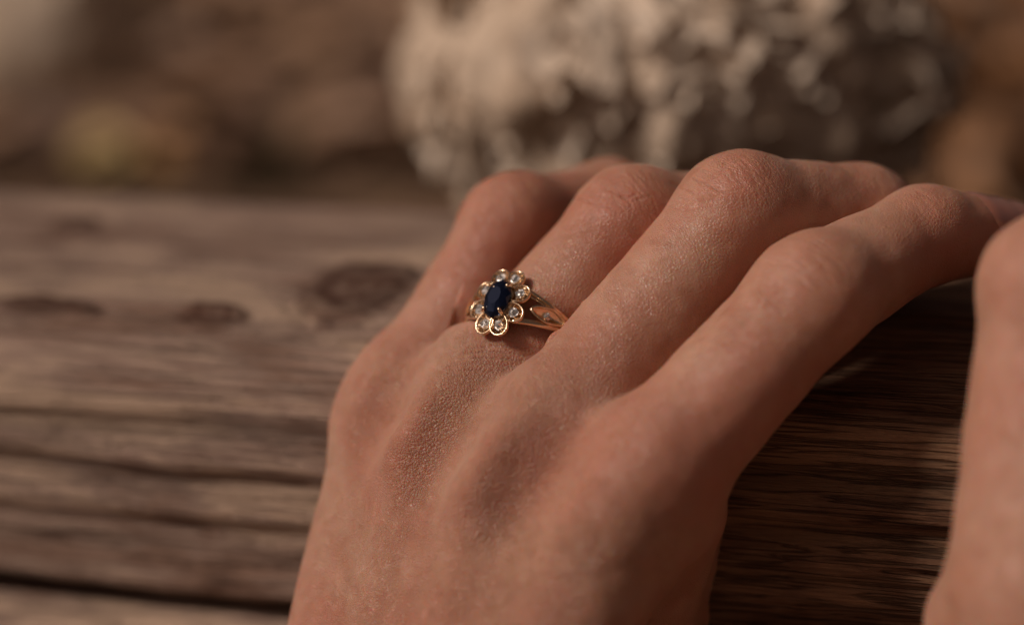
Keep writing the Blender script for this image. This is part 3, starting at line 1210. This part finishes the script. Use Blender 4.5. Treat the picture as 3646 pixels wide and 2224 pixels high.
def fluffy(c, radii, n, seed):
    rng = np.random.default_rng(seed)
    radii = np.array(radii, float)
    lob = [(unit(rng.normal(size=3)), rng.uniform(.16, .34), rng.uniform(-.13, .18)) for _ in range(70)]
    LD = np.array([l[0] for l in lob]); LW = np.array([l[1] for l in lob]); LA = np.array([l[2] for l in lob])
    VV, FF, tone, o = [], [], [], 0
    for _ in range(n):
        d = unit(rng.normal(size=3))
        ang = np.arccos(np.clip(LD @ d, -1, 1))
        lift = (LA * np.exp(-(ang / LW) ** 2)).sum()
        depth = rng.uniform(0, 1) ** 2 * .07 + .02
        p = c + d * radii * (.94 + lift - depth)
        L, W = rng.uniform(10, 20), rng.uniform(4.0, 7.5)
        v, f = leaf_mesh(L, W, rng.uniform(-.9, .5), rng, 3)
        # petals stand out of the clump, leaning down and to the right
        x = unit(d * .35 + rng.normal(size=3) * .42 + np.array([.30, 0, -.55]))
        z = unit(np.cross(x, rng.normal(size=3)) * .25 + (d - x * (d @ x)))
        z = unit(z - x * (z @ x))
        y = np.cross(z, x)
        v = p + v[:, :1] * x + v[:, 1:2] * y + v[:, 2:] * z
        VV.append(v); FF += [tuple(i + o for i in q) for q in f]
        o += len(v)
        tone += [rng.uniform(0, .7) ** 4] * len(v)
    return np.concatenate(VV), FF, tone


pv_, pf_, pt_ = fluffy(bc, (61, 49, 44.5), 2000, 5)
ob = mesh_obj("blossom", pv_, pf_, M_PETAL, parent=dried)
attr(ob, "tone", pt_)
tag(ob, kind="stuff")
core_b = boulder(bc, (56, 44, 41), 260, 5, M_CORE, None, 1.9, .5, name="core")
core_b.parent = dried
core_b.matrix_parent_inverse = Matrix.Translation(-dried.location)
del core_b["category"]

M_LITTER = leaf_material("dry_leaf", (.32, .19, .115), (.48, .30, .19), 25)
M_RUST = leaf_material("rusty_leaf", (.28, .125, .045), (.36, .18, .078), 25)
M_YELL = leaf_material("yellow_leaf", (.62, .44, .19), (.68, .50, .24), 40)
M_AMBER = leaf_material("amber_leaf", (.60, .33, .15), (.66, .39, .19), 40)
M_OLIVE = leaf_material("moss_green", (.070, .060, .010), (.11, .085, .018), 60)


def on_ground(rng):
    while True:
        px, py = rng.uniform(-700, 4400), rng.uniform(-350, 640)
        if not (px < 520 and py < 520):
            break
    p = G(px, py)
    return p + np.array([0, 0, 3.0])


scatter("leaf_litter", M_LITTER, 800, on_ground, 52, .3, 3, kind="stuff", lift=(0, 14))


def clump(name, px, py, n, spread, size, mat, label, cat, seed, tall):
    """a low plant of many leaves standing at a ground pixel"""
    c = G(px, py)
    rng = np.random.default_rng(seed)
    VV, FF, tone, o = [], [], [], 0
    for _ in range(n):
        v, f = leaf_mesh(size * rng.uniform(.6, 1.2), size * rng.uniform(.18, .32), rng.uniform(-.6, .6), rng, 4)
        g1, g2 = np.clip(rng.normal(size=2), -1.7, 1.7)
        p = c + np.array([g1 * spread, g2 * spread * .7, abs(rng.normal()) * tall * math.exp(-.6 * (g1 * g1 + g2 * g2)) + 3])
        v = v @ rotm(rng, .8).T + p
        VV.append(v); FF += [tuple(i + o for i in q) for q in f]
        o += len(v)
        tone += [rng.uniform(0, 1) ** 2] * len(v)
    root = bpy.data.objects.new(name, None)
    S.collection.objects.link(root)
    root.location = c * MM
    root["_o"] = [float(x) for x in c]
    ob = mesh_obj("foliage", np.concatenate(VV), FF, mat, parent=root)
    attr(ob, "tone", tone)
    tag(ob, kind="stuff")
    return tag(root, label, cat)


def fallen(px, py, L, W, mat, label, seed, tiltx):
    c = G(px, py) + np.array([0, 0, 10.0])
    rng = np.random.default_rng(seed)
    v, f = leaf_mesh(L, W, .5, rng, 8)
    m = np.array(Matrix.Rotation(rng.uniform(-.5, .5), 3, 'Z') @ Matrix.Rotation(tiltx, 3, 'X'))
    ob = mesh_obj("fallen_leaf", v @ m.T + c, f, mat, origin=c)
    attr(ob, "tone", np.zeros(len(v)))
    return tag(ob, label, "leaf")


fallen(375, 640, 25, 15, M_YELL, "pale yellow fallen leaf behind the beam, left of the amber one", 1, .45)
fallen(640, 625, 25, 15, M_AMBER, "amber fallen leaf behind the beam, between the yellow one and the green clump", 2, .45)
clump("plant", 850, 600, 80, 20, 22, M_OLIVE, "low olive green plant behind the beam beside the amber leaf", "plant", 4, 10)
clump("dead_bracken", 3540, 560, 290, 75, 30, M_RUST, "rusty brown dead bracken at the upper right beside the pale boulder", "plant", 6, 60)
